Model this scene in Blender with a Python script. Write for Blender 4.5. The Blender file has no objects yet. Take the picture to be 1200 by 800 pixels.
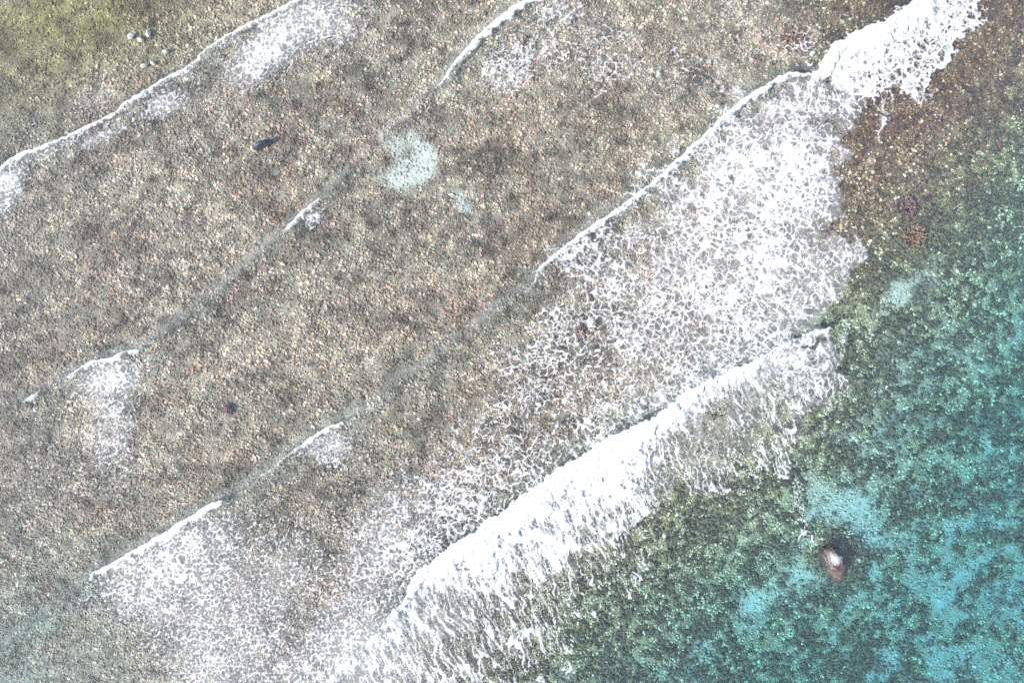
import bpy, bmesh, math, random
import numpy as np
from mathutils import Vector, Euler

sc = bpy.context.scene
col = sc.collection

# ------------------------------------------------------------------ camera, sky, sun, exposure
cam_data = bpy.data.cameras.new("camera")
cam_data.lens = 24.0
cam_data.sensor_width = 36.0
cam_data.clip_end = 2000.0
cam = bpy.data.objects.new("camera", cam_data)
cam.location = (0.0, 0.0, 40.0)
cam.rotation_euler = (0.0, 0.0, 0.0)          # straight down from a drone
col.objects.link(cam)
sc.camera = cam

SUN_AZ = math.radians(240.0)                  # clockwise from +Y: the sun stands beyond the lower left
SUN_EL = math.radians(40.0)
SUN_DIR = Vector((math.sin(SUN_AZ) * math.cos(SUN_EL), math.cos(SUN_AZ) * math.cos(SUN_EL), math.sin(SUN_EL)))
world = bpy.data.worlds.new("World")
sc.world = world
world.use_nodes = True
wn = world.node_tree
bg = wn.nodes["Background"]
sky = wn.nodes.new("ShaderNodeTexSky")
sky.sky_type = 'NISHITA'
sky.sun_disc = False
sky.sun_elevation = SUN_EL
sky.sun_rotation = SUN_AZ
wn.links.new(sky.outputs["Color"], bg.inputs["Color"])
bg.inputs["Strength"].default_value = 0.15

sun_data = bpy.data.lights.new("sun", 'SUN')
sun_data.energy = 4.2
sun_data.angle = math.radians(0.55)
sun_data.color = (1.0, 0.945, 0.86)
sun = bpy.data.objects.new("sun", sun_data)
sun.rotation_euler = SUN_DIR.to_track_quat('Z', 'Y').to_euler()
sun.location = SUN_DIR * 60
col.objects.link(sun)

vs = sc.view_settings
vs.view_transform = 'Standard'
vs.look = 'None'
vs.exposure = 0.85
vs.gamma = 1.0
vs.use_curve_mapping = False
sc.cycles.use_denoising = False
sc.cycles.transparent_max_bounces = 24
sc.cycles.max_bounces = 8
sc.cycles.caustics_reflective = False
sc.cycles.caustics_refractive = False

# ------------------------------------------------------------------ helpers
HAZE = 0.0006
U = 0.05                                      # plan unit: 5 cm; the plan's origin is 600, 400
rng = np.random.default_rng(11)
random.seed(5)
f32 = np.float32

def WX(px): return (np.asarray(px, dtype=f32) - 600.0) * U
def WY(py): return (400.0 - np.asarray(py, dtype=f32)) * U

_tabs = {}
def _tab(seed, n=256, k=1):
    key = (seed, n, k)
    if key not in _tabs:
        _tabs[key] = np.random.default_rng(seed).random((n, n, k), dtype=f32)
    return _tabs[key]

def vnoise(x, y, seed=0):
    t = _tab(seed)[..., 0]
    xi = np.floor(x).astype(np.int32); yi = np.floor(y).astype(np.int32)
    fx = (x - xi).astype(f32); fy = (y - yi).astype(f32)
    fx = fx * fx * (3 - 2 * fx); fy = fy * fy * (3 - 2 * fy)
    x0 = xi & 255; x1 = (xi + 1) & 255; y0 = yi & 255; y1 = (yi + 1) & 255
    a = t[y0, x0] * (1 - fx) + t[y0, x1] * fx
    b = t[y1, x0] * (1 - fx) + t[y1, x1] * fx
    return a * (1 - fy) + b * fy

def fbm(x, y, seed=0, octv=4, gain=0.5):
    s = 0.0; a = 1.0; n = 0.0
    for o in range(octv):
        s = s + a * vnoise(x * (2.03 ** o) + 13.7 * o, y * (2.03 ** o) + 7.1 * o, seed + o)
        n += a; a *= gain
    return s / n

def worley(x, y, seed=0):
    t = _tab(seed + 500, 128, 2)
    xi = np.floor(x).astype(np.int32); yi = np.floor(y).astype(np.int32)
    f1 = np.full(x.shape, 9.0, dtype=f32); f2 = f1.copy()
    for dy in (-1, 0, 1):
        for dx in (-1, 0, 1):
            cx = xi + dx; cy = yi + dy
            j = t[cy & 127, cx & 127]
            d = (cx + j[..., 0] - x) ** 2 + (cy + j[..., 1] - y) ** 2
            d = d.astype(f32)
            f2 = np.minimum(f2, np.maximum(f1, d))
            f1 = np.minimum(f1, d)
    return np.sqrt(f1), np.sqrt(f2)

def sstep(a, b, x):
    t = np.clip((x - a) / (b - a), 0.0, 1.0)
    return t * t * (3 - 2 * t)

def blob(X, Y, cx, cy, rx, ry=None, ang=0.0, p=1.0):
    ry = ry or rx
    c, s = math.cos(math.radians(ang)), math.sin(math.radians(ang))
    u = ((X - cx) * c + (Y - cy) * s) / rx
    v = (-(X - cx) * s + (Y - cy) * c) / ry
    return np.exp(-(u * u + v * v) ** p)

def poly_sd(X, Y, pts):
    """signed distance to a closed polygon, positive inside"""
    d = np.full(X.shape, 1e9, dtype=f32); inside = np.zeros(X.shape, dtype=bool)
    n = len(pts)
    for i in range(n):
        x0, y0 = pts[i]; x1, y1 = pts[(i + 1) % n]
        ex, ey = x1 - x0, y1 - y0
        t = np.clip(((X - x0) * ex + (Y - y0) * ey) / (ex * ex + ey * ey + 1e-9), 0, 1)
        d = np.minimum(d, (X - x0 - t * ex) ** 2 + (Y - y0 - t * ey) ** 2)
        if y0 != y1:
            c = ((Y >= min(y0, y1)) & (Y < max(y0, y1)))
            inside ^= c & (X < x0 + (Y - y0) * ex / ey)
    d = np.sqrt(d)
    return np.where(inside, d, -d)

def line_field(X, Y, pts, reach=70):
    """pts rows: x, y, a, b, ...   returns (signed distance: + behind the crest, i.e. to the lower right; interpolated columns)"""
    P = np.array(pts, dtype=f32)
    nc = P.shape[1] - 2
    D = np.full(X.shape, 1e9, dtype=f32); S = np.zeros(X.shape, dtype=f32)
    V = [np.zeros(X.shape, dtype=f32) for _ in range(nc)]
    for i in range(len(P) - 1):
        x0, y0 = P[i, :2]; x1, y1 = P[i + 1, :2]
        if X.ndim == 2:
            xa, xb = min(x0, x1) - reach, max(x0, x1) + reach
            ya, yb = min(y0, y1) - reach, max(y0, y1) + reach
            ix0, ix1 = np.searchsorted(X[0], [xa, xb]); iy0, iy1 = np.searchsorted(Y[:, 0], [ya, yb])
            sl = (slice(iy0, iy1), slice(ix0, ix1))
        else:
            sl = (slice(None),)
        xs, ys = X[sl], Y[sl]
        if xs.size == 0: continue
        ex, ey = x1 - x0, y1 - y0
        L2 = ex * ex + ey * ey
        t = np.clip(((xs - x0) * ex + (ys - y0) * ey) / L2, 0, 1)
        qx = xs - x0 - t * ex; qy = ys - y0 - t * ey
        d = np.sqrt(qx * qx + qy * qy)
        side = np.sign(qx * -ey + qy * ex)     # for lines listed from upper right to lower left this is + on the upper left
        m = d < D[sl]
        D[sl] = np.where(m, d, D[sl]); S[sl] = np.where(m, -side, S[sl])
        for k in range(nc):
            V[k][sl] = np.where(m, P[i, 2 + k] * (1 - t) + P[i + 1, 2 + k] * t, V[k][sl])
    return np.where(D > 1e8, 1e9, D * np.where(S == 0, 1, S)), V

def mesh_from(name, verts, faces, smooth=True):
    me = bpy.data.meshes.new(name)
    verts = np.ascontiguousarray(verts, dtype=f32); faces = np.ascontiguousarray(faces, dtype=np.int32)
    k = faces.shape[1] if faces.size else 4
    me.vertices.add(len(verts)); me.vertices.foreach_set("co", verts.ravel())
    me.loops.add(faces.size); me.loops.foreach_set("vertex_index", faces.ravel())
    me.polygons.add(len(faces))
    me.polygons.foreach_set("loop_start", np.arange(0, faces.size, k, dtype=np.int32))
    if smooth and len(faces):
        me.polygons.foreach_set("use_smooth", np.ones(len(faces), dtype=bool))
    me.update(calc_edges=True)
    return me

def grid_faces(nx, ny):
    i = np.arange(nx - 1); j = np.arange(ny - 1)
    I, J = np.meshgrid(i, j)
    a = J * nx + I
    return np.stack([a, a + 1, a + nx + 1, a + nx], -1).reshape(-1, 4)

def fattr(me, name, data):
    a = me.attributes.new(name, 'FLOAT', 'POINT'); a.data.foreach_set("value", np.ascontiguousarray(data, dtype=f32).ravel())

def cattr(me, name, rgb):
    a = me.attributes.new(name, 'FLOAT_COLOR', 'POINT')
    c = np.ones((len(rgb), 4), dtype=f32); c[:, :3] = rgb
    a.data.foreach_set("color", c.ravel())

def link(name, me, mat, parent=None):
    o = bpy.data.objects.new(name, me); col.objects.link(o)
    if mat and not len(me.materials): me.materials.append(mat)
    if parent is not None: o.parent = parent
    return o

def tag(o, label=None, cat=None, group=None, kind=None):
    if label: o["label"] = label
    if cat: o["category"] = cat
    if group: o["group"] = group
    if kind: o["kind"] = kind
    return o

def empty(name, loc):
    o = bpy.data.objects.new(name, None); o.location = loc; col.objects.link(o)
    return o

def new_mat(name):
    m = bpy.data.materials.new(name); m.use_nodes = True
    nt = m.node_tree; nt.nodes.clear()
    out = nt.nodes.new("ShaderNodeOutputMaterial")
    return m, nt, out

def N(nt, t, **kw):
    n = nt.nodes.new(t)
    for k, v in kw.items():
        if k in n.inputs: n.inputs[k].default_value = v
        else: setattr(n, k, v)
    return n

# ------------------------------------------------------------------ plan of the reef: depth, sand, growth
DEEP_EDGE = [(1330, -60), (1240, 70), (1150, 185), (1060, 300), (990, 380), (950, 470), (905, 545), (800, 590), (730, 660), (660, 730), (600, 810), (540, 900)]
def depth_map(X, Y):
    d, _ = line_field(X, Y, [(a, b, 1.0) for a, b in DEEP_EDGE], reach=5000)
    base = 0.30 + 0.07 * fbm(X / 90, Y / 90, 31, 3)
    deep = sstep(-85, 330, d) * 1.8
    deep += 0.4 * blob(X, Y, -10, 800, 170, 110, -30)  # hollow added at the lower left, its water tint imitates sky glare
    deep += 0.25 * sstep(-60, 40, d) * (fbm(X / 120, Y / 120, 32, 3) - 0.5)
    deep = deep * (1 - .55 * blob(X, Y, 992, 652, 34, 34, 0, 1.6))
    return base + np.maximum(deep, 0), d

def sand_map(X, Y, d):
    w = fbm(X / 16, Y / 16, 41, 5, .6) - 0.5
    w2 = fbm(X / 50, Y / 50, 47, 4) - 0.5
    dp = sstep(-40, 60, d)
    s = .80 * blob(X, Y, 474, 207, 30, 15, -18) + .85 * blob(X, Y, 498, 184, 13, 27, -8) + 0.45 * blob(X, Y, 468, 170, 26, 18) + .22 * blob(X, Y, 490, 200, 60, 50) + .22 * blob(X, Y, -10, 800, 190, 130, -30)  # last blob pales the lower left corner to imitate sky glare
    s = s + 0.62 * blob(X, Y, 543, 240, 9, 24, -28)
    s = s + 0.75 * blob(X, Y, 1000, 605, 42, 28, 25) + 0.5 * blob(X, Y, 1050, 640, 46, 18, 35)
    s = s + 0.52 * blob(X, Y, 890, 725, 95, 18, -38) + 0.55 * blob(X, Y, 1065, 340, 60, 19, -38) + 0.4 * blob(X, Y, 1030, 235, 18, 10)
    s = s + 0.42 * blob(X, Y, 1185, 720, 190, 140, -30) + 0.22 * blob(X, Y, 1040, 480, 140, 70, -35) + 0.2 * blob(X, Y, 1180, 480, 80, 80)
    s = s + 0.16 * sstep(0, 120, d)
    return np.clip(sstep(0.22, 1.0, s + 1.35 * w * (.85 + .15 * dp) + 0.5 * w2 * dp), 0, 1)

def mottle(X, Y):
    """patches of darker growth and paler rubble on the reef flat, from half a metre to several metres"""
    return np.clip(-.20 + 1.05 * fbm(X / 46, Y / 46, 73, 4, .6) + 1.3 * fbm(X / 11, Y / 11, 78, 3), .4, 1.6)

def axis(a, b, step, far):
    core = np.arange(a, b + 1e-6, step)
    out = []; e = step * 3; x = 0
    while x < far:
        x += e; out.append(x); e *= 1.6
    out = np.array(out)
    return np.concatenate([(a - out)[::-1], core, b + out]).astype(f32)

# seabed -------------------------------------------------------------
gx = axis(-150, 1350, 4.0, 9000); gy = axis(-130, 930, 4.0, 9000)
GX, GY = np.meshgrid(gx, gy)
dep, dd = depth_map(GX, GY)
snd = sand_map(GX, GY, dd)
bz = -dep + 0.10 * (fbm(GX / 9, GY / 9, 51, 3) - 0.5) * (1 - 0.7 * snd)
V = np.stack([WX(GX), WY(GY), bz], -1).reshape(-1, 3)
me = mesh_from("seabed", V, grid_faces(len(gx), len(gy))[:, ::-1])
fattr(me, "sand", snd)
ol_ = np.clip(1.1 * blob(GX, GY, 70, 20, 170, 75, -20), 0, 1); ru_ = np.clip(sstep(900, 1010, GX) * sstep(340, 130, GY + .75 * (GX - 1050)), 0, 1)
dp_ = sstep(-120, 10, dd); mt_ = mottle(GX, GY) * (.5 + 1.0 * fbm(GX / 8, GY / 8, 55, 3))
tone = np.ones(GX.shape + (3,), dtype=f32) * mt_[..., None]
for m_, t_ in ((ol_, (1.0, .90, .50)), (ru_, (.62, .46, .40)), (dp_ * (1 - ru_), (.92, .90, .66))):
    tone = tone * (1 - m_[..., None]) + tone * np.array(t_, dtype=f32) * m_[..., None]
cattr(me, "tone", tone.reshape(-1, 3))

m_bed, nt, out = new_mat("seabed")
at = N(nt, "ShaderNodeAttribute", attribute_name="sand")
geo = N(nt, "ShaderNodeNewGeometry")
n1 = N(nt, "ShaderNodeTexNoise", Scale=6.0, Detail=6.0, Roughness=0.7); nt.links.new(geo.outputs["Position"], n1.inputs["Vector"])
n2 = N(nt, "ShaderNodeTexNoise", Scale=0.6, Detail=4.0); nt.links.new(geo.outputs["Position"], n2.inputs["Vector"])
cr = N(nt, "ShaderNodeValToRGB"); e = cr.color_ramp.elements
e[0].position = 0.3; e[0].color = (0.135, 0.11, 0.09, 1); e[1].position = 0.72; e[1].color = (0.43, 0.345, 0.245, 1)
nt.links.new(n1.outputs["Fac"], cr.inputs["Fac"])
tn = N(nt, "ShaderNodeAttribute", attribute_name="tone")
tm = N(nt, "ShaderNodeVectorMath", operation='MULTIPLY'); nt.links.new(cr.outputs["Color"], tm.inputs[0]); nt.links.new(tn.outputs["Color"], tm.inputs[1])
cs = N(nt, "ShaderNodeValToRGB"); e = cs.color_ramp.elements
e[0].position = 0.25; e[0].color = (0.44, 0.41, 0.35, 1); e[1].position = 0.75; e[1].color = (0.74, 0.70, 0.62, 1)
nt.links.new(n1.outputs["Fac"], cs.inputs["Fac"])
mx = N(nt, "ShaderNodeMix", data_type='RGBA')
nt.links.new(at.outputs["Fac"], mx.inputs["Factor"]); nt.links.new(tm.outputs[0], mx.inputs["A"]); nt.links.new(cs.outputs["Color"], mx.inputs["B"])
bp = N(nt, "ShaderNodeBump", Strength=0.6, Distance=0.05); nt.links.new(n1.outputs["Fac"], bp.inputs["Height"])
df = N(nt, "ShaderNodeBsdfDiffuse"); nt.links.new(mx.outputs["Result"], df.inputs["Color"]); nt.links.new(bp.outputs["Normal"], df.inputs["Normal"])
nt.links.new(df.outputs[0], out.inputs["Surface"])
tag(link("seabed", me, m_bed), kind="structure")

# ------------------------------------------------------------------ swell lines: x, y, height (m)
S1 = [(470, -70, .10), (400, -30, .12), (345, 2, .13), (320, 15, .13), (280, 35, .13), (243, 58, .13), (230, 72, .13), (217, 82, .13), (183, 100, .13), (157, 115, .13), (143, 125, .13), (138, 133, .13), (113, 143, .14), (73, 163, .14), (43, 175, .16), (10, 190, .16), (-40, 215, .16), (-140, 270, .12)]
S2 = [(720, -70, 0.21), (660, -25, .16), (615, 2, .17), (597, 12, .17), (573, 32, .17), (557, 47, .16), (540, 65, 0.22), (527, 83, 0.21), (518, 97, 0.18), (507, 108, 0.15), (470, 140, 0.09), (420, 190, 0.09), (375, 232, 0.14), (353, 250, 0.18), (337, 268, 0.18), (267, 332, 0.15), (230, 364, 0.15), (170, 405, 0.15), (158, 409, 0.18), (133, 418, 0.20), (110, 422, 0.20), (83, 439, 0.20), (38, 463, 0.18), (0, 480, 0.18), (-60, 510, 0.18), (-140, 560, 0.15)]
S3 = [(953, 88, .26), (940, 88, .28), (923, 86, .28), (910, 91, .28), (890, 104, .28), (873, 114, .28), (850, 132, .27), (830, 152, .26), (800, 181, .25), (777, 201, .24), (750, 224, .23), (720, 246, .22), (690, 266, .21), (663, 286, .20), (630, 317, .18), (622, 334, 0.22), (590, 354, 0.18), (537, 399, 0.15), (517, 417, 0.15), (467, 444, 0.15), (433, 478, 0.17), (397, 494, 0.21), (380, 501, 0.22), (360, 514, 0.22), (337, 531, 0.21), (307, 557, 0.20), (290, 570, 0.20), (258, 585, .18), (230, 599, .20), (213, 609, .2), (190, 624, .2), (167, 637, .2), (133, 657, .2), (113, 665, .18), (93, 690, 0.22), (60, 715, 0.22), (33, 733, 0.22), (0, 762, 0.22), (-60, 800, 0.22), (-140, 860, 0.15)]
S4 = [(1040, 340, .05), (985, 372, .12), (960, 384, .2), (923, 398, .35), (893, 413, .36), (867, 426, .38), (827, 443, .42), (798, 458, .42), (767, 484, .42), (733, 499, .42), (710, 509, .42), (680, 531, .42), (653, 545, .42), (630, 562, .42), (607, 579, .42), (590, 595, .42), (570, 604, .42), (557, 619, .42), (527, 634, .40), (497, 660, .38), (483, 672, .36), (477, 695, .4), (460, 715, .38), (443, 739, .35), (410, 772, .3), (370, 805, .3), (300, 860, .25), (220, 930, .2)]
S5 = [(1180, -80, .4), (1120, -35, .4), (1067, 2, .4), (1053, 14, .4), (1033, 27, .4), (1000, 39, .4), (987, 47, .38), (973, 54, .36), (957, 77, .34), (953, 88, .26)]
S0 = [(190, -70, .06), (123, 0, .07), (100, 28, .07), (80, 47, .06), (60, 60, .05), (0, 82, .03), (-60, 110, .0)]
S6 = [(420, 262, .0), (380, 297, .05), (320, 350, .05), (280, 385, .0)]
SWELLS = [(S0, 6, 9), (S1, 6, 14), (S2, 7, 15), (S3, 11, 20), (S4, 17, 28), (S5, 13, 24), (S6, 6, 9)]

def surface_map(X, Y):
    Z = np.zeros(X.shape, dtype=f32)
    for pts, wf, wb in SWELLS:
        d, (h,) = line_field(X + 7 * (fbm(X / 30, Y / 30, 63, 2) - .5), Y + 7 * (fbm(X / 30, Y / 30, 66, 2) - .5), pts, reach=95) if pts in (S0, S2, S6) else line_field(X, Y, pts, reach=95)
        prof = np.where(d < 0, np.exp(-(d / wf) ** 2), 1.0 / (1.0 + (np.clip(d, 0, 1e6) / wb) ** 2) ** 1.6)
        Z = np.maximum(Z, np.where(np.abs(d) > 90, 0, h * prof))
    Z = Z + 0.045 * (fbm(X / 60 + Y / 90, Y / 45 - X / 70, 61, 3) - 0.5) + 0.022 * (fbm(X / 11, Y / 11, 62, 3) - 0.5)
    return Z

# water --------------------------------------------------------------
wx = axis(-130, 1330, 2.6, 9000); wy = axis(-110, 910, 2.6, 9000)
XX, YY = np.meshgrid(wx, wy)
wz = surface_map(XX, YY)
nx, ny = len(wx), len(wy)
V = np.stack([WX(XX), WY(YY), wz], -1).reshape(-1, 3)
F = grid_faces(nx, ny)[:, ::-1]
# closed body: a skirt down to a floor far under the seabed
top = np.arange(nx); right = np.arange(1, ny) * nx + nx - 1; bot = (ny - 1) * nx + np.arange(nx - 2, -1, -1); left = np.arange(ny - 2, 0, -1) * nx
ring = np.concatenate([top, right, bot, left])
Vr = V[ring].copy(); Vr[:, 2] = -8.0
n0 = len(V); k = len(ring); r0 = n0 + np.arange(k)
side = np.stack([ring, np.roll(ring, -1), np.roll(r0, -1), r0], -1)
cen = np.array([[0, 0, -8.0]], dtype=f32)
tri = np.stack([r0, np.roll(r0, -1), np.full(k, n0 + k), np.full(k, n0 + k)], -1)
me = bpy.data.meshes.new("water")
VV = np.concatenate([V, Vr, cen]); QQ = np.concatenate([F, side]).astype(np.int32); TT = tri[:, :3].astype(np.int32)
me.vertices.add(len(VV)); me.vertices.foreach_set("co", VV.astype(f32).ravel())
me.loops.add(QQ.size + TT.size); me.loops.foreach_set("vertex_index", np.concatenate([QQ.ravel(), TT.ravel()]))
me.polygons.add(len(QQ) + len(TT))
me.polygons.foreach_set("loop_start", np.concatenate([np.arange(0, QQ.size, 4), QQ.size + np.arange(0, TT.size, 3)]).astype(np.int32))
me.polygons.foreach_set("use_smooth", np.ones(len(QQ) + len(TT), dtype=bool))
me.update(calc_edges=True)

m_wat, nt, out = new_mat("sea_water")
geo = N(nt, "ShaderNodeNewGeometry")
w1 = N(nt, "ShaderNodeTexNoise", Scale=2.2, Detail=5.0, Roughness=0.62); nt.links.new(geo.outputs["Position"], w1.inputs["Vector"])
w2 = N(nt, "ShaderNodeTexNoise", Scale=11.0, Detail=3.0, Roughness=0.6); nt.links.new(geo.outputs["Position"], w2.inputs["Vector"])
ad = N(nt, "ShaderNodeMath", operation='MULTIPLY_ADD'); ad.inputs[1].default_value = 0.35
nt.links.new(w2.outputs["Fac"], ad.inputs[0]); nt.links.new(w1.outputs["Fac"], ad.inputs[2])
bp = N(nt, "ShaderNodeBump", Strength=0.85, Distance=0.28); nt.links.new(ad.outputs[0], bp.inputs["Height"])
gl = N(nt, "ShaderNodeBsdfGlossy", Roughness=0.30); nt.links.new(bp.outputs["Normal"], gl.inputs["Normal"])
tr = N(nt, "ShaderNodeBsdfTransparent")
# Schlick reflectance, the same from above and below (this surface does not bend the rays)
dt = N(nt, "ShaderNodeVectorMath", operation='DOT_PRODUCT'); nt.links.new(geo.outputs["Incoming"], dt.inputs[0]); nt.links.new(bp.outputs["Normal"], dt.inputs[1])
ab = N(nt, "ShaderNodeMath", operation='ABSOLUTE'); nt.links.new(dt.outputs["Value"], ab.inputs[0])
om = N(nt, "ShaderNodeMath", operation='SUBTRACT', use_clamp=True); om.inputs[0].default_value = 1.0; nt.links.new(ab.outputs[0], om.inputs[1])
p5 = N(nt, "ShaderNodeMath", operation='POWER'); p5.inputs[1].default_value = 5.0; nt.links.new(om.outputs[0], p5.inputs[0])
fr = N(nt, "ShaderNodeMath", operation='MULTIPLY_ADD'); fr.inputs[1].default_value = 0.98; fr.inputs[2].default_value = 0.02; nt.links.new(p5.outputs[0], fr.inputs[0])
mxs = N(nt, "ShaderNodeMixShader"); nt.links.new(fr.outputs[0], mxs.inputs[0]); nt.links.new(tr.outputs[0], mxs.inputs[1]); nt.links.new(gl.outputs[0], mxs.inputs[2])
nt.links.new(mxs.outputs[0], out.inputs["Surface"])
va = N(nt, "ShaderNodeVolumeAbsorption", Density=0.34); va.inputs["Color"].default_value = (0.06, 0.775, 0.90, 1)
nt.links.new(va.outputs[0], out.inputs["Volume"])
tag(link("water", me, m_wat), kind="structure")

# ------------------------------------------------------------------ cobbles and weed on the seabed (countless: stuff)
m_stone, nt, out = new_mat("cobble")
at = N(nt, "ShaderNodeAttribute", attribute_name="tint", attribute_type='INSTANCER')
geo = N(nt, "ShaderNodeNewGeometry")
n1 = N(nt, "ShaderNodeTexNoise", Scale=14.0, Detail=3.0); nt.links.new(geo.outputs["Position"], n1.inputs["Vector"])
mr = N(nt, "ShaderNodeMapRange"); mr.inputs["From Min"].default_value = 0.3; mr.inputs["From Max"].default_value = 0.7; mr.inputs["To Min"].default_value = 0.62; mr.inputs["To Max"].default_value = 1.3
nt.links.new(n1.outputs["Fac"], mr.inputs["Value"])
mu = N(nt, "ShaderNodeVectorMath", operation='SCALE'); nt.links.new(at.outputs["Color"], mu.inputs[0]); nt.links.new(mr.outputs[0], mu.inputs["Scale"])
df = N(nt, "ShaderNodeBsdfDiffuse"); nt.links.new(mu.outputs[0], df.inputs["Color"])
nt.links.new(df.outputs[0], out.inputs["Surface"])

def lump_mesh(name, seed, sub=1, rough=0.35, flat=0.62):
    r = random.Random(seed)
    bm = bmesh.new(); bmesh.ops.create_icosphere(bm, subdivisions=sub, radius=1.0)
    offs = [Vector((r.uniform(-1, 1), r.uniform(-1, 1), r.uniform(-1, 1))).normalized() for _ in range(5)]
    amp = [r.uniform(-rough, rough) for _ in range(5)]
    for v in bm.verts:
        n = v.co.normalized(); k = 1.0 + sum(a * max(0, n.dot(o)) ** 2 for a, o in zip(amp, offs)) + r.uniform(-.2, .2)
        v.co = Vector((n.x * k, n.y * k, n.z * k * flat))
    me = bpy.data.meshes.new(name); bm.to_mesh(me); bm.free()
    for p in me.polygons: p.use_smooth = bool(seed % 2)
    me.materials.append(m_stone)
    return me

src = bpy.data.collections.new("cobble_shapes")
for i in range(6):
    src.objects.link(bpy.data.objects.new("cobble_shape", lump_mesh("cobble_shape", 30 + i)))

def scatter(name, pos, scl, rot, var, tint, parent=None):
    me = mesh_from(name, pos, np.zeros((0, 4), dtype=np.int32))
    for nm, d in (("scl", scl), ("rot", rot)):
        a = me.attributes.new(nm, 'FLOAT_VECTOR', 'POINT'); a.data.foreach_set("vector", np.ascontiguousarray(d, dtype=f32).ravel())
    a = me.attributes.new("var", 'INT', 'POINT'); a.data.foreach_set("value", np.ascontiguousarray(var, dtype=np.int32))
    cattr(me, "tint", tint)
    o = link(name, me, m_stone, parent)
    ng = bpy.data.node_groups.new(name, 'GeometryNodeTree')
    ng.interface.new_socket("Geometry", in_out='INPUT', socket_type='NodeSocketGeometry')
    ng.interface.new_socket("Geometry", in_out='OUTPUT', socket_type='NodeSocketGeometry')
    gi = ng.nodes.new("NodeGroupInput"); go = ng.nodes.new("NodeGroupOutput")
    mp = ng.nodes.new("GeometryNodeMeshToPoints"); ip = ng.nodes.new("GeometryNodeInstanceOnPoints")
    ci = ng.nodes.new("GeometryNodeCollectionInfo"); ci.inputs["Collection"].default_value = src
    ci.inputs["Separate Children"].default_value = True; ci.inputs["Reset Children"].default_value = True
    def na(n, t):
        x = ng.nodes.new("GeometryNodeInputNamedAttribute"); x.data_type = t; x.inputs["Name"].default_value = n
        return [s for s in x.outputs if s.enabled and s.name == "Attribute"][0]
    L = ng.links
    L.new(gi.outputs[0], mp.inputs["Mesh"]); L.new(mp.outputs[0], ip.inputs["Points"]); L.new(ci.outputs[0], ip.inputs["Instance"])
    ip.inputs["Pick Instance"].default_value = True
    L.new(na("var", 'INT'), ip.inputs["Instance Index"]); L.new(na("rot", 'FLOAT_VECTOR'), ip.inputs["Rotation"]); L.new(na("scl", 'FLOAT_VECTOR'), ip.inputs["Scale"])
    L.new(ip.outputs[0], go.inputs[0])
    md = o.modifiers.new("scatter", 'NODES'); md.node_group = ng
    return tag(o, kind="stuff")

def jitter_points(step, x0=-130, x1=1330, y0=-110, y1=910):
    X, Y = np.meshgrid(np.arange(x0, x1, step), np.arange(y0, y1, step))
    X = X.ravel() + rng.uniform(-.5, .5, X.size) * step; Y = Y.ravel() + rng.uniform(-.5, .5, Y.size) * step
    return X.astype(f32), Y.astype(f32)

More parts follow.
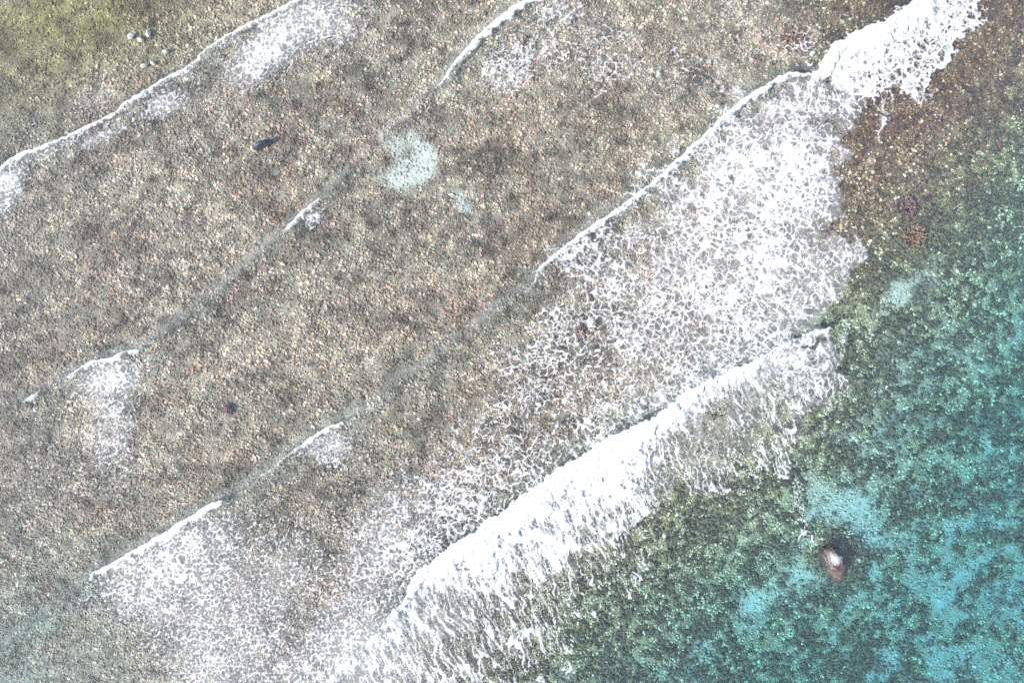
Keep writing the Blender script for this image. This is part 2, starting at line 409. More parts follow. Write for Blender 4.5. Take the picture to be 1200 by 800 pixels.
PAL = np.array([(.52, .43, .33), (.42, .38, .34), (.64, .57, .49), (.34, .31, .29), (.20, .19, .20), (.36, .26, .19), (.55, .48, .41), (.14, .13, .14)], dtype=f32)
def cobble_colours(X, Y, d):
    n = len(X)
    pw = np.array([.24, .20, .11, .16, .09, .05, .10, .05])
    idx = rng.choice(8, n, p=pw)
    c = PAL[idx] * rng.uniform(0.85, 1.15, (n, 1)).astype(f32); c = (c * .72 + .28 * np.array((.42, .37, .33), dtype=f32)) * rng.uniform(.86, 1.14, (n, 3)).astype(f32)
    brown = sstep(.52, .72, fbm(X / 55, Y / 55, 71, 3)) * 0.6
    for (bx, by, br, k) in ((475, 370, 30, .6), (560, 560, 90, .5), (1100, 90, 110, .6), (1060, 255, 60, .8), (700, 150, 90, .3), (320, 190, 60, .35), (945, 50, 50, .8), (800, 330, 90, .5), (650, 500, 90, .4)):
        brown = np.maximum(brown, k * blob(X, Y, bx, by, br))
    bt = np.array((.78, .62, .60), dtype=f32) * c
    c = c * (1 - brown[:, None]) + bt * brown[:, None]
    olive = np.clip(1.1 * blob(X, Y, 70, 20, 170, 75, -20), 0, 1)[:, None]
    ol = c.mean(1, keepdims=True) * np.array((.95, .84, .42), dtype=f32)
    c = c * (1 - olive) + ol * olive
    c = c * mottle(X, Y)[:, None]
    mott = .20 + 1.6 * fbm(X / 5, Y / 5, 77, 2)
    c = c * np.array((1.04, .87, .76), dtype=f32) * np.clip(mott, .28, 1.7)[:, None]
    # deeper water: dark algae in blotches, pale rubble and sand between
    ru = np.clip(sstep(900, 1010, X) * sstep(340, 130, Y + .75 * (X - 1050)), 0, 1)
    g = np.maximum(sstep(-170, 0, d), .92 * ru)[:, None]
    macro = fbm(X / 60, Y / 60, 79, 3) - .5
    sn = sand_map(X, Y, d)
    wf = fbm(X / 7.5 + Y / 30, Y / 7.5 - X / 30, 74, 3) + .50 * macro + .02 - .20 * sn - .07 * blob(X, Y, 1200, 720, 200, 150) + .05
    pd = sstep(.45, .54, wf) * .92 + .04
    dark = np.array([(.10, .097, .072), (.15, .14, .095), (.065, .066, .064), (.16, .13, .09)], dtype=f32)[rng.choice(4, n)]
    lite = np.array([(.56, .51, .34), (.46, .41, .27), (.66, .62, .45), (.40, .36, .25)], dtype=f32)[rng.choice(4, n)]
    rusty = rng.random(n) < ru
    k4 = rng.choice(4, n)
    dark = np.where(rusty[:, None], np.array([(.12, .066, .055), (.085, .055, .066), (.06, .046, .054), (.20, .085, .05)], dtype=f32)[k4], dark)
    lite = np.where(rusty[:, None], np.array([(.32, .22, .12), (.24, .155, .115), (.40, .32, .20), (.28, .15, .105)], dtype=f32)[k4], lite)
    isd = (rng.random(n) < pd)[:, None]
    alg = np.where(isd, dark, lite) * rng.uniform(.75, 1.3, (n, 1)).astype(f32)
    mixg = (rng.random((n, 1)) < g)
    dust = np.clip(sn * 1.1, 0, .8)[:, None]; pale = np.array((.62, .58, .50), dtype=f32)
    alg = alg * (1 - dust * .5) + pale * dust * .5; c = c * (1 - dust) + pale * dust
    return np.where(mixg, alg, c).astype(f32), (mixg & isd)[:, 0]

def bed_z(X, Y):
    dp, d = depth_map(X, Y)
    return -dp, d

X, Y = jitter_points(2.15)
z, d = bed_z(X, Y)
s = sand_map(X, Y, d)
keep = rng.random(len(X)) > np.clip(s * .6, 0, .45)
X, Y, z, d = X[keep], Y[keep], z[keep], d[keep]
n = len(X)
tints, darkstone = cobble_colours(X, Y, d)
size = np.minimum(rng.gamma(3.5, 0.286, n), 1.9) * 0.046
size *= (1 - 0.2 * sstep(260, 60, X + Y)) * (.75 + .5 * fbm(X / 20, Y / 20, 76, 3))
size *= 1 + sstep(-60, 60, d) * np.where(darkstone, .45, -.08)
size = np.clip(size, .022, .14)
scl = size[:, None] * rng.uniform(.75, 1.35, (n, 3)) * np.array([1.12, 1.12, .85])
zz = z + size * 0.35
scatter("cobbles", np.stack([WX(X), WY(Y), zz], -1), scl, rng.uniform(0, 6.28, (n, 3)) * np.array([.12, .12, 1]), rng.integers(0, 6, n), tints)

# ------------------------------------------------------------------ foam
fx = np.arange(-110, 1310, 0.95, dtype=f32); fy = np.arange(-90, 890, 0.95, dtype=f32)
FX, FY = np.meshgrid(fx, fy)
FZ = surface_map(FX, FY)
FD = np.zeros_like(FX)            # lace density wanted
FC = np.zeros_like(FX)            # solid broken water
FM = np.zeros_like(FX)            # milky film (bubbles under the surface)
wn1 = fbm(FX / 6, FY / 6, 81, 3) - .5
wn2 = fbm(FX / 18, FY / 18, 84, 3) - .5
wn3 = fbm(FX / 50, FY / 50, 87, 3) - .5

def zone(sd, soft): return sstep(-soft, soft, sd)

# crests: x, y, width behind the front, strength.  each is a wave of its own
C1 = [(470, -70, 6.0, .8), (400, -30, 6.0, .8), (345, 2, 6.0, .85), (320, 15, 5.2, .8), (280, 35, 5.2, .85), (260, 47, 4.5, .85), (243, 58, 5.2, .9), (230, 72, 5.2, .8), (217, 82, 4.5, .8), (200, 89, 4.5, .8), (183, 100, 4.5, .85), (157, 115, 5.2, .9), (143, 125, 6.0, .9), (138, 133, 5.2, .8), (113, 143, 4.5, .8), (90, 155, 5.2, .85), (73, 163, 4.5, .85), (43, 175, 7, 1), (30, 178, 10, 1), (10, 190, 10, .95), (0, 199, 9, .9), (-40, 215, 8, .9), (-120, 260, 6, .8)]
C2 = [(720, -70, 10, 1), (660, -25, 10, 1), (615, 2, 9, 1), (597, 12, 9, 1), (573, 32, 8.5, 1), (557, 47, 8, 1), (540, 65, 7, .95), (527, 83, 5.5, .9), (518, 97, 3.5, .75), (507, 108, 1.6, .35)]
C2b = [(374, 233, 3.5, .6), (364, 240, 4.5, .75), (353, 250, 5, .75), (337, 266, 3.5, .6), (330, 275, 1.5, .3)]
C2c = [(159, 409, 4, .7), (145, 412, 6, .85), (133, 418, 6, .8), (110, 422, 6, .85), (97, 430, 5, .8), (83, 439, 3.5, .6), (70, 446, 2, .3)]
C2d = [(46, 459, 3, .45), (38, 464, 4.5, .6), (28, 469, 2, .3)]
C3 = [(953, 88, 4, .9), (940, 89, 4, .9), (923, 87, 6, 1), (910, 92, 8, 1), (890, 105, 9, 1), (873, 115, 9, 1), (850, 133, 9, 1), (830, 153, 8, 1), (800, 181, 7, 1), (777, 202, 7, 1), (750, 225, 6, 1), (720, 247, 6, 1), (690, 267, 5.5, 1), (663, 287, 5, 1), (645, 302, 4.5, .95), (630, 317, 3.5, .85), (625, 330, 2, .6), (620, 339, 1.5, .4)]
C3b = [(399, 494, 3, .5), (390, 497, 5, .75), (380, 502, 5.5, .8), (360, 515, 5, .7), (337, 532, 3, .5), (322, 546, 2.5, .45), (307, 556, 3.5, .5), (300, 563, 2, .3)]
C3c = [(259, 586, 5, .9), (247, 589, 8, 1), (230, 600, 10, 1), (213, 610, 10, 1), (190, 625, 9, 1), (167, 638, 8, 1), (147, 650, 7, 1), (133, 658, 7, .95), (120, 664, 8, .9), (112, 668, 8, .85), (108, 675, 4, .6)]
C4 = [(962, 384, 6, .2), (945, 390, 8, .45), (923, 399, 9, .75), (893, 414, 11, .95), (867, 427, 17, 1), (827, 444, 20, 1.05), (800, 457, 23, 1.05), (767, 485, 22, 1.05), (745, 495, 26, 1.05), (733, 500, 62, 1.05), (710, 510, 84, 1.05), (680, 532, 88, 1.05), (653, 546, 84, 1.05), (630, 563, 78, 1.05), (607, 580, 74, 1.05), (590, 596, 70, 1.05), (570, 605, 66, 1.05), (557, 620, 58, 1.05), (527, 635, 50, 1.05), (497, 661, 34, 1), (483, 673, 22, 1), (477, 696, 13, .9), (460, 716, 10, .7), (443, 740, 9, .55), (410, 772, 9, .5), (370, 805, 9, .5), (300, 860, 9, .5)]
C5 = [(1180, -80, 36, 1), (1120, -35, 36, 1), (1067, 2, 36, 1.02), (1053, 15, 34, 1.02), (1033, 28, 32, 1.05), (1000, 40, 30, 1.05), (987, 48, 28, 1.05), (973, 55, 26, 1.05), (957, 78, 24, 1), (953, 88, 12, .9)]

LBL_C = np.zeros(FX.shape, dtype=np.int8)
best = np.zeros_like(FX)
TAIL = []
CRESTS = [C1, C2, C2b, C2c, C2d, C3, C3b, C3c, C4, C5]
for i, pts in enumerate(CRESTS):
    jag = 1.4 if i not in (8, 9) else 3.0
    dx = FX + jag * 2.2 * wn1; dy = FY + jag * 2.2 * (fbm(FX / 5, FY / 5, 90, 2) - .5)
    d, (w, st) = line_field(dx, dy, pts, reach=115)
    P = np.array(pts)
    near = np.abs(d) < 105
    front = sstep(-1.3, 0.8, d)
    if i == 0: w = w * .62
    if i in (1, 5): w = w * .85
    st = st * np.where(d < 1e8, .72 + .56 * fbm(FX / 12, FY / 12, 92, 3), 1) if i not in (7, 8, 9) else st
    TAIL.append((i, np.where((d > 0) & (d < 60), st * np.exp(-d / (7.0 if i else 20.0)), 0)))
    wv = np.maximum(w, .5)
    if i in (8, 9):
        edge = d / wv + 1.1 * wn2 + .5 * wn1 + .6 * wn3
        back = 1 - sstep(.30, 1.30, edge)
        if i == 8: edge8 = np.where(near & (d > 0), edge * sstep(-20, 0, d), 9.0)
    else:
        back = 1 - sstep(.20, 1.45, d / wv + 1.6 * wn1)
    c = np.where(near, st * front * back, 0)
    m = c > best
    LBL_C[m] = i; best = np.maximum(best, c)
FC = best

# lace zones (density map) and their owner
LBL = np.zeros(FX.shape, dtype=np.int8); lb = np.full(FX.shape, 0.02, dtype=f32)
def add(i, f):
    global FD, LBL, lb
    m = f > lb
    LBL[m] = i; lb = np.maximum(lb, f)
    FD = np.maximum(FD, f)

def behind(pts, reach):
    d, v = line_field(FX, FY, [p[:2] + (1.0,) for p in pts], reach=reach + 10)
    return np.where(np.abs(d) < reach, d, -1e3)

# 0: long crest across the upper left
d1 = behind(C1, 90)
add(0, (d1 > 0) * (.62 * blob(FX, FY, 300, 72, 44, 24, -38) + .55 * blob(FX, FY, 196, 122, 30, 16, -25) + .32 * blob(FX, FY, 340, 35, 60, 32, -30) + .42 * blob(FX, FY, 120, 160, 40, 10, -25) + .55 * blob(FX, FY, 8, 222, 17, 40, 25) + .5 * blob(FX, FY, -60, 280, 40, 70, 25) + .34 * blob(FX, FY, 385, 25, 60, 40) + .10 * blob(FX, FY, 60, 210, 60, 30)))
add(0, (d1 <= 0) * (.24 * blob(FX, FY, 115, 115, 42, 22, -30) + .20 * blob(FX, FY, 30, 155, 26, 12, -25) + .07 * blob(FX, FY, 60, 100, 70, 30)))
# 1: crest at the top middle
d2 = behind(C2, 140)
add(1, (d2 > 0) * (.52 * blob(FX, FY, 590, 82, 40, 34, -40) + .32 * blob(FX, FY, 650, 20, 50, 34, -30) + .17 * blob(FX, FY, 700, 75, 70, 50)))
# 2,3,4 small crests on the left
add(2, .42 * blob(FX, FY, 368, 256, 16, 11, -40) * (behind(C2b, 60) > 0))
d3 = behind(C2c, 150)
add(3, (d3 > 0) * (.62 * blob(FX, FY, 128, 442, 38, 22, -10) + .36 * blob(FX, FY, 132, 500, 34, 55) + .14 * blob(FX, FY, 60, 560, 80, 60)))
add(4, .22 * blob(FX, FY, 44, 474, 10, 12))
# 5: long broken crest with its sheet of lace
SHEET = [(955, 88), (890, 108), (850, 138), (800, 186), (720, 252), (660, 292), (628, 322), (600, 360), (560, 420), (530, 500), (540, 600), (590, 620), (660, 575), (715, 535), (780, 500), (837, 462), (900, 425), (955, 400), (980, 405), (980, 330), (986, 270), (992, 190), (996, 120), (985, 95)]
sd = poly_sd(FX, FY, SHEET) + 70 * wn2 + 26 * wn1 + 80 * wn3
sheet = zone(sd + 2, 5.0) * sstep(545, 660, FX + .12 * (FY - 320) + 60 * wn3)
b3 = behind(C3, 60)
ramp = .27 + .26 * sstep(640, 900, FX - .12 * (FY - 300)) + .30 * blob(FX, FY, 935, 200, 40, 95, 14) + .10 * blob(FX, FY, 860, 190, 90, 50, -40) + .12 * blob(FX, FY, 900, 330, 70, 60) - .08 * blob(FX, FY, 800, 420, 110, 40, -30) + .30 * wn3 + .16 * wn2 + .10 * sstep(30, 4, b3) * (b3 > 0)
add(5, sheet * np.clip(ramp - .05 - .18 * sstep(820, 940, FX), .10, .82) * (.35 + .65 * sstep(-6, 34, sd)))
# thin strands in front of the upper crests
add(5, .24 * blob(FX, FY, 940, 58, 22, 26) + .13 * blob(FX, FY, 870, 40, 60, 50) + .09 * blob(FX, FY, 780, 90, 60, 50))
# 6: crest left of the middle
dB = behind(C3b, 80)
add(6, (dB > 0) * (.46 * blob(FX, FY, 385, 524, 26, 20, -20)) + .13 * blob(FX, FY, 470, 560, 120, 70))
# 7: lower left crest and its wide lace
dC = behind(C3c, 230)
add(7, (dC > 0) * np.clip(.56 * blob(FX, FY, 195, 655, 78, 34, -32) + .38 * blob(FX, FY, 230, 705, 100, 65, 10) + .24 * blob(FX, FY, 340, 660, 80, 80) + .34 * blob(FX, FY, 270, 785, 90, 45), 0, .6))
# 8: the big breaker: lace before it, trails behind it
d4 = behind(C4, 260)
add(8, (d4 < 0) * np.clip(.28 * blob(FX, FY, 560, 560, 110, 60, -35) + .44 * blob(FX, FY, 405, 745, 55, 50, -40) + .30 * blob(FX, FY, 450, 650, 70, 60, -35) + .14 * blob(FX, FY, 480, 590, 90, 80) + .36 * blob(FX, FY, 340, 790, 80, 40), 0, .6))
TRAIL = [(895, 412), (960, 384), (984, 395), (980, 440), (968, 470), (940, 500), (905, 545), (870, 560), (820, 560), (790, 585), (770, 630), (740, 690), (690, 720), (650, 770), (600, 880), (300, 890), (440, 742), (477, 700), (560, 660), (700, 560), (760, 510)]
sdT = poly_sd(FX, FY, TRAIL) + 80 * wn2 + 80 * wn3
trail = zone(sdT, 14.0) * (d4 > -2)
tr_d = np.clip(.19 + .20 * blob(FX, FY, 945, 425, 44, 42) + .16 * sstep(50, 6, d4) + .20 * blob(FX, FY, 450, 790, 70, 60) + .2 * wn3, .05, .7)
add(8, trail * tr_d)
add(8, .66 * (1 - sstep(.75, 2.0, edge8)))
# 9: the upper right breaker
add(9, .30 * blob(FX, FY, 1034, 135, 8, 34, 12) + .25 * blob(FX, FY, 1080, 115, 22, 9, -20) + .4 * blob(FX, FY, 990, 115, 30, 12))
d5 = behind(C5, 110)
MASS5 = [(953, 88), (957, 78), (973, 55), (987, 48), (1033, 28), (1067, 3), (1120, -35), (1190, -85), (1230, -60), (1175, -20), (1146, 8), (1143, 25), (1123, 40), (1113, 67), (1097, 90), (1073, 112), (1050, 100), (1020, 108), (985, 114)]
sd5 = poly_sd(FX, FY, MASS5) + 30 * wn2 + 18 * wn1
add(9, zone(sd5, 3.0) * np.clip(.60 + .25 * sstep(50, 5, d5) + .5 * wn3 + .2 * sstep(12, 2, sd5), 0, 1))
# strands by the boulder
add(8, .15 * blob(FX, FY, 938, 600, 8, 50, -8) + .26 * blob(FX, FY, 952, 630, 26, 7, 12))

for i_, t_ in TAIL:
    if i_ not in (8, 9): add(i_, .46 * t_)

# lace patterns ------------------------------------------------------
def lace(cell, seed, warp, sx=1.0, sy=1.0, ang=0.0, fray=.35):
    wx_ = (fbm(FX / (cell * 1.9), FY / (cell * 1.9), seed, 4, .6) - .5) * warp
    wy_ = (fbm(FX / (cell * 1.9) + 40, FY / (cell * 1.9) + 40, seed + 5, 4, .6) - .5) * warp
    c, s_ = math.cos(math.radians(ang)), math.sin(math.radians(ang))
    x = FX + wx_; y = FY + wy_
    u = (x * c + y * s_) / (cell * sx); v = (-x * s_ + y * c) / (cell * sy)
    f1, f2 = worley(u, v, seed)
    r = (f2 - f1) + fray * (fbm(FX / 2.6, FY / 2.6, seed + 9, 2) - .5)
    q = np.quantile(r[::7, ::7], np.linspace(0, 1, 65))       # even out: the value is now the share of area below it
    return np.interp(r, q, np.linspace(0, 1, 65)).astype(f32)

la = lace(9.5, 101, 16, 1.2, .85, 50, .20)
la2 = lace(5.8, 104, 11, 1, 1, 0, .25)
lb_ = lace(6.0, 111, 12)
lt = lace(13.0, 121, 18, 4.8, .60, 65, .15)     # streaks trailing down the back of the breaker
lt2 = lace(7.0, 125, 10, 4.0, .5, 62, .2)
lf = lace(3.6, 131, 7)
lbig = lace(14.0, 107, 26, 1.5, .8, 55, .22)
pick = sstep(.42, .58, fbm(FX / 14, FY / 14, 145, 3))
la = np.minimum(la, .35 + .65 * la2) * (1 - pick) + np.minimum(la * 1.15, la2) * pick
pb = sstep(.40, .60, fbm(FX / 45, FY / 45, 147, 3) + .16 * sstep(780, 930, FX) - .12) * .8
la = la * (1 - pb) + np.minimum(lbig, .25 + .75 * la) * pb
big = sstep(430, 640, FX + .1 * FY)
base = la * big + (lb_ * .7 + .3 * la2) * (1 - big)
small_z = np.clip(sstep(420, 300, FY) * sstep(720, 560, FX), 0, 1)
base = base * (1 - .8 * small_z) + (.4 * lb_ + .6 * lf) * .8 * small_z
mixT = np.clip(trail * (1 - .85 * blob(FX, FY, 945, 420, 55, 55)), 0, 1)
base = base * (1 - mixT) + np.minimum(lt, .12 + lt2) * mixT
brk = .30 + 1.40 * fbm(FX / 11, FY / 11, 141, 3)
th = FD * brk
A = 1 - sstep(th * .40, th * 1.25 + .03, base)
A *= sstep(.02, .12, FD) * np.clip(.62 + .9 * (fbm(FX / 5, FY / 5, 148, 2) - .25) + .3 * FD, 0, 1)
# finer bubbles riding between the strands
A2 = (1 - sstep(0, np.clip(FD - .15, 0, 1) * .55 * brk + .02, np.minimum(lb_, lf))) * sstep(.14, .4, FD) * .75
A = np.maximum(A, A2)
# solid foam with torn holes
hn = fbm(FX / 8 + .25 * FY / 8, FY / 9, 161, 3)
two = np.isin(LBL_C, (8, 9))
S = np.clip(FC, 0, 1.05)
S = np.where(two, S - .95 * sstep(.47, .60, hn) * sstep(.98, .62, FC + .3 * wn3), S * (1 - .25 * sstep(.6, .72, hn)))
S = np.clip(S, 0, 1.05)
A = np.maximum(A, np.clip(sstep(.12, .85, S), 0, 1))
# milky water under the breaker's back; along the unbroken swell a pale film imitates refracted light
milk_and_swell_light = .24 * trail * sstep(150, 10, d4) * (.30 + .9 * fbm(FX / 20, FY / 20, 171, 3)) * (.55 + .9 * (1 - lt2)) + .16 * sheet * sstep(600, 940, FX)
milk_and_swell_light = np.maximum(milk_and_swell_light, .30 * blob(FX, FY, 415, 760, 60, 50, -40))
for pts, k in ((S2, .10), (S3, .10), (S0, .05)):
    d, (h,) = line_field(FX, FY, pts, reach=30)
    milk_and_swell_light = np.maximum(milk_and_swell_light, np.where(np.abs(d) < 25, k * sstep(.25, .20, h) * np.exp(-((d + 4) / 6.0) ** 2) * (.15 + 1.6 * fbm(FX / 14, FY / 14, 175, 3)), 0))
milk_and_swell_light = np.maximum(milk_and_swell_light, .34 * FD * sstep(.05, .4, FD) * sstep(560, 420, FX))
A = np.maximum(A, np.clip(milk_and_swell_light, 0, .5))

m_foam, nt, out = new_mat("sea_foam")
at = N(nt, "ShaderNodeAttribute", attribute_name="cover")
geo = N(nt, "ShaderNodeNewGeometry")
n1 = N(nt, "ShaderNodeTexNoise", Scale=16.0, Detail=3.0, Roughness=.7); nt.links.new(geo.outputs["Position"], n1.inputs["Vector"])
sb = N(nt, "ShaderNodeMath", operation='SUBTRACT'); nt.links.new(n1.outputs["Fac"], sb.inputs[0]); sb.inputs[1].default_value = .5
ma = N(nt, "ShaderNodeMath", operation='MULTIPLY_ADD'); ma.inputs[1].default_value = .9
nt.links.new(sb.outputs[0], ma.inputs[0]); nt.links.new(at.outputs["Fac"], ma.inputs[2])
# noise bites only where the cover is partial
pw = N(nt, "ShaderNodeMath", operation='MULTIPLY'); nt.links.new(ma.outputs[0], pw.inputs[0]); nt.links.new(at.outputs["Fac"], pw.inputs[1])
sq = N(nt, "ShaderNodeMath", operation='POWER', use_clamp=True); nt.links.new(pw.outputs[0], sq.inputs[0]); sq.inputs[1].default_value = .5
bp = N(nt, "ShaderNodeBump", Strength=.5, Distance=.05); nt.links.new(n1.outputs["Fac"], bp.inputs["Height"])
df = N(nt, "ShaderNodeBsdfDiffuse"); df.inputs["Color"].default_value = (.78, .79, .81, 1); nt.links.new(bp.outputs["Normal"], df.inputs["Normal"])
tl = N(nt, "ShaderNodeBsdfTranslucent"); tl.inputs["Color"].default_value = (.80, .83, .86, 1)
m1 = N(nt, "ShaderNodeMixShader"); m1.inputs[0].default_value = .22; nt.links.new(df.outputs[0], m1.inputs[1]); nt.links.new(tl.outputs[0], m1.inputs[2])
tr = N(nt, "ShaderNodeBsdfTransparent")
m2 = N(nt, "ShaderNodeMixShader"); nt.links.new(sq.outputs[0], m2.inputs[0]); nt.links.new(tr.outputs[0], m2.inputs[1]); nt.links.new(m1.outputs[0], m2.inputs[2])
nt.links.new(m2.outputs[0], out.inputs["Surface"])

lump = fbm(FX / 8, FY / 8, 181, 3)
lumpf = fbm(FX / 3, FY / 3, 185, 2)
thick = .018 + .022 * A + np.clip(S, 0, 1) * (.05 + .13 * lump + .06 * lumpf) * np.where(np.isin(LBL_C, (8, 9)), 1.0, np.where(LBL_C == 5, .35, .16))
HZ = FZ + thick
is_crest = (S > .28)
OWN = np.where(is_crest, LBL_C, LBL)
# milky film and painted swell light without lace belong to the nearest wave
dist_best = np.full(FX.shape, 1e9, dtype=f32)
need = (A > .02) & (~is_crest) & (lb <= .021)
PX_, PY_ = FX[need], FY[need]
if PX_.size:
    own = np.zeros(PX_.size, dtype=np.int8); bd = np.full(PX_.size, 1e9)
    for i, pts in enumerate(CRESTS):
        for p in pts[::2]:
            dd_ = (PX_ - p[0]) ** 2 + (PY_ - p[1]) ** 2
            m = dd_ < bd; own[m] = i; bd[m] = dd_[m]
    OWN[need] = own

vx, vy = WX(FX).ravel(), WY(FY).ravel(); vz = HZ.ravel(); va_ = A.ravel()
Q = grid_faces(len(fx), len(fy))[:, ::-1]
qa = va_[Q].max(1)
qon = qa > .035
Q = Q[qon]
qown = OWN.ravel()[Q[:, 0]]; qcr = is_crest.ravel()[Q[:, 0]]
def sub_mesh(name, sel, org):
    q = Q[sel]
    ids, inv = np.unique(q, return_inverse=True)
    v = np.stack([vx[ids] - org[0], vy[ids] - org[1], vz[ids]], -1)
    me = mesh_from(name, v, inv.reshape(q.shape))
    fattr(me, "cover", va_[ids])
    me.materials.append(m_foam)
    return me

WAVE_LABELS = [
    "long thin white wave crest crossing the upper left corner of the shallows",
    "short bright wave crest at the top edge, above the pale sand patch",
    "tiny white crest left of the pale sand patch, smallest lip on its swell",
    "short curved cream crest near the left edge with a fading foam patch below it",
    "very small foam dab on the faint swell line at the left edge",
    "long sharp white crest trailing the wide sheet of lacy foam, meeting the upper right breaker",
    "thin broken crest on the faint swell left of the big breaker's middle",
    "thick white crest in the lower left with coarse lacy foam spreading below it",
    "largest breaker, thick white foam mass with streaks trailing toward the turquoise water",
    "chunky white breaker at the top right beside the brown weedy reef",
]
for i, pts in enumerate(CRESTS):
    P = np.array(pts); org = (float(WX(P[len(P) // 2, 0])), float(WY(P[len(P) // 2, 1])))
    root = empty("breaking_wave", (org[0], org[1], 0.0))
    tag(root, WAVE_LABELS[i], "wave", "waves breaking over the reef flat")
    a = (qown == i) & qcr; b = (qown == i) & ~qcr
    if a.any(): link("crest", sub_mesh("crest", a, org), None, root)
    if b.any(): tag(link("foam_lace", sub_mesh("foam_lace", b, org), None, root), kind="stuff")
print("foam quads", len(Q))

# ------------------------------------------------------------------ sea haze between the drone and the reef
bm = bmesh.new(); bmesh.ops.create_cube(bm, size=1.0)
for v in bm.verts:
    v.co = Vector((v.co.x * 1400, v.co.y * 1400, (-9.5 if v.co.z < 0 else 41.0)))
me = bpy.data.meshes.new("haze"); bm.to_mesh(me); bm.free()
m_haze, nt, out = new_mat("sea_haze")
pv = N(nt, "ShaderNodeVolumePrincipled", Density=HAZE); pv.inputs["Color"].default_value = (.93, .95, 1, 1)
nt.links.new(pv.outputs[0], out.inputs["Volume"])
tag(link("haze", me, m_haze), kind="stuff")

# ------------------------------------------------------------------ boulder and single stones
def rock_material(name, dark, mid, warm, scale=2.2):
    m, nt, out = new_mat(name)
    tc = N(nt, "ShaderNodeTexCoord")
    a = N(nt, "ShaderNodeTexNoise", Scale=scale, Detail=6.0, Roughness=.65); nt.links.new(tc.outputs["Object"], a.inputs["Vector"])
    r = N(nt, "ShaderNodeValToRGB"); e = r.color_ramp.elements
    e[0].position = .34; e[0].color = (*dark, 1); e[1].position = .7; e[1].color = (*warm, 1)
    k = e.new(.52); k.color = (*mid, 1)
    nt.links.new(a.outputs["Fac"], r.inputs["Fac"])
    b = N(nt, "ShaderNodeBump", Strength=.5, Distance=.03); nt.links.new(a.outputs["Fac"], b.inputs["Height"])
    p = N(nt, "ShaderNodeBsdfPrincipled", Roughness=.45); nt.links.new(r.outputs["Color"], p.inputs["Base Color"]); nt.links.new(b.outputs["Normal"], p.inputs["Normal"])
    nt.links.new(p.outputs[0], out.inputs["Surface"])
    return m

def rock_mesh(name, sx, sy, sz, seed, sub=4, rough=.3, facets=7):
    r = random.Random(seed)
    bm = bmesh.new(); bmesh.ops.create_icosphere(bm, subdivisions=sub, radius=1.0)
    pl = [(Vector((r.gauss(0, 1), r.gauss(0, 1), r.gauss(0, .7))).normalized(), r.uniform(.62, .92)) for _ in range(facets)]
    from mathutils import noise as mn
    for v in bm.verts:
        n = v.co.normalized(); p = n.copy()
        for nn, h in pl:                       # chop facets
            dd = p.dot(nn)
            if dd > h: p -= nn * (dd - h) * .85
        p *= 1 + rough * mn.fractal(n * 1.7 + Vector((seed, 0, 0)), 1.0, 2.0, 4) * .5
        v.co = Vector((p.x * sx, p.y * sy, p.z * sz))
    me = bpy.data.meshes.new(name); bm.to_mesh(me); bm.free()
    for f in me.polygons: f.use_smooth = True
    return me

m_boulder = rock_material("boulder_rock", (.03, .022, .026), (.09, .06, .056), (.22, .13, .08), 3.5)
bzz = float(bed_z(np.array([983.], dtype=f32), np.array([660.], dtype=f32))[0][0])
b_loc = (float(WX(981)), float(WY(662)), 0.0)
root = empty("boulder", (b_loc[0], b_loc[1], bzz))
tag(root, "brown boulder breaking the surface with white foam on its shoulder", "boulder")
H = .26 - bzz
rk = link("rock", rock_mesh("rock", .80, 1.28, H * .55, 12, 5, .50, 9), m_boulder, root)
rk.location = (0, 0, H * .45); rk.rotation_euler = (0, 0, math.radians(28))
# foam washing over its shoulder: a lumpy cap shrunk onto the rock
me = rock_mesh("foam_wash", .50, .42, .22, 19, 4, .6, 3)
fattr(me, "cover", np.array([max(0.0, min(1.0, 1.28 - 1.5 * (v.co.x ** 2 / .25 + v.co.y ** 2 / .18) ** .5 + .9 * (random.random() - .35))) for v in me.vertices], dtype=f32)); me.materials.append(m_foam)
fw = link("foam_wash", me, None, root); fw.location = (-.26, .46, H * .88); fw.rotation_euler = (math.radians(-14), math.radians(-8), math.radians(-35))

m_slab = rock_material("shadow_blue_stone", (.015, .03, .05), (.03, .05, .08), (.10, .12, .15), 3.0)  # dark stone; the blue-black also stands in for its long cast shadow
z0 = float(bed_z(np.array([306.], dtype=f32), np.array([170.], dtype=f32))[0][0])
sl = link("upright_stone", rock_mesh("upright_stone", .62, .20, .55, 23, 3), m_slab)
sl.location = (float(WX(308)), float(WY(169)), z0 + .22); sl.rotation_euler = (0, math.radians(-12), math.radians(27))
tag(sl, "narrow slab of stone, shadow painted into its blue-black colour, with a painted sunlit end, alone in the upper left shallows", "stone")
pc = link("pale_sunlit_end", rock_mesh("pale_sunlit_end", .17, .20, .30, 29, 3), rock_material("pale_sunlit_end", (.55, .46, .32), (.70, .62, .46), (.80, .74, .62), 5.0), sl)  # pale lump imitates the stone's sunlit tip
pc.location = (-.60, .02, .12)

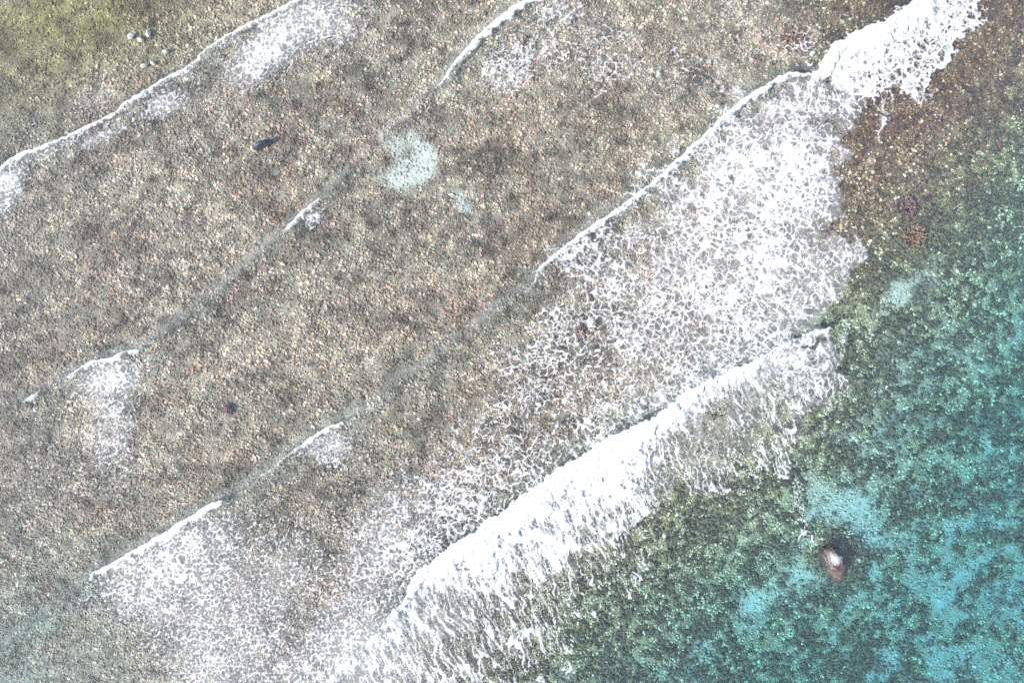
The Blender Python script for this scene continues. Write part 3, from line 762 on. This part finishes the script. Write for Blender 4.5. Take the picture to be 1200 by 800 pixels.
m_pale = rock_material("pale_stone", (.74, .68, .58), (.82, .77, .68), (.86, .82, .75), 4.0)
PALE = [(152, 41, .22, .13, 40, "pale oblong stone, leftmost of the pale stones in the upper left shallows"),
        (163, 46, .20, .14, -15, "small rounded pale stone between the oblong and the forked pale stones"),
        (172, 38, .14, .24, 10, "tallest pale stone, a split wedge, uppermost of the pale stones"),
        (193, 60, .17, .12, 20, "lone pale stone, rightmost of the pale stones by the upper left swell"),
        (167, 76, .22, .10, 30, "flat whitish stone, lowest of the pale stones nearest the long crest"),
        (178, 73, .16, .12, -30, "smallest whitish stone just right of the lowest flat one")]
for i, (px, py, a, b, ang, lab) in enumerate(PALE):
    zz0 = float(bed_z(np.array([px], dtype=f32), np.array([py], dtype=f32))[0][0])
    o = link("pale_stone", rock_mesh("pale_stone", a, b, abs(zz0) * .62, 40 + i, 3), m_pale)
    o.location = (float(WX(px)), float(WY(py)), zz0 * .42); o.rotation_euler = (0, 0, math.radians(ang))
    tag(o, lab, "stone", "pale stones in the upper left shallows")

# weed clumps: many small lobed blades standing on a holdfast
def weed_mesh(name, rad, height, n, seed):
    r = random.Random(seed); bm = bmesh.new()
    for i in range(n):
        a = r.uniform(0, 6.283); q = rad * math.sqrt(r.random()); x, y = q * math.cos(a), q * math.sin(a)
        h = height * (1 - .6 * (q / rad) ** 2) * r.uniform(.6, 1.1)
        ln = r.uniform(.10, .2); wd = r.uniform(.04, .08); yaw = r.uniform(0, 6.283); tilt = r.uniform(.1, .9)
        dx, dy = math.cos(yaw), math.sin(yaw)
        base = Vector((x * .55, y * .55, h * .3)); mid = Vector((x, y, h)); tip = mid + Vector((dx * ln, dy * ln, ln * tilt * .5)); sd_ = Vector((-dy, dx, .2)) * wd
        vs_ = [bm.verts.new(base - sd_ * .4), bm.verts.new(base + sd_ * .4), bm.verts.new(mid + sd_), bm.verts.new(tip), bm.verts.new(mid - sd_), bm.verts.new(mid + Vector((0, 0, wd * .6)))]
        bm.faces.new((vs_[0], vs_[1], vs_[2], vs_[5])); bm.faces.new((vs_[0], vs_[5], vs_[4])); bm.faces.new((vs_[5], vs_[2], vs_[3])); bm.faces.new((vs_[5], vs_[3], vs_[4]))
    me = bpy.data.meshes.new(name); bm.to_mesh(me); bm.free()
    return me
m_weed = rock_material("red_weed", (.09, .05, .045), (.24, .14, .10), (.48, .29, .17), 6.0)
m_weed2 = rock_material("purple_weed", (.07, .04, .05), (.17, .09, .10), (.36, .22, .20), 6.0)
WEED = [(1064, 243, .75, m_weed2, "pinkish weed clump, upper of the pair on the reef below the upper right breaker"),
        (1073, 276, .80, m_weed, "rust weed clump, lower of the pair on the reef below the upper right breaker"),
        (679, 387, .45, m_weed, "small red weed clump showing through the wide sheet of lacy foam"),
        (930, 48, .8, m_weed, "brown red weed clump left of the upper right breaker"),
        (265, 480, .3, m_weed2, "dark purple weed tuft alone on the grey flat, left of the middle"),
        (845, 168, .4, m_weed, "rust weed tuft just above the long sharp crest")]
for i, (px, py, rr, mm, lab) in enumerate(WEED):
    zz0 = float(bed_z(np.array([px], dtype=f32), np.array([py], dtype=f32))[0][0])
    o = link("weed_clump", weed_mesh("weed_clump", rr, -zz0 + .06, int(150 * rr), 60 + i), mm)
    o.location = (float(WX(px)), float(WY(py)), zz0)
    tag(o, lab, "seaweed", "weed clumps on the reef")
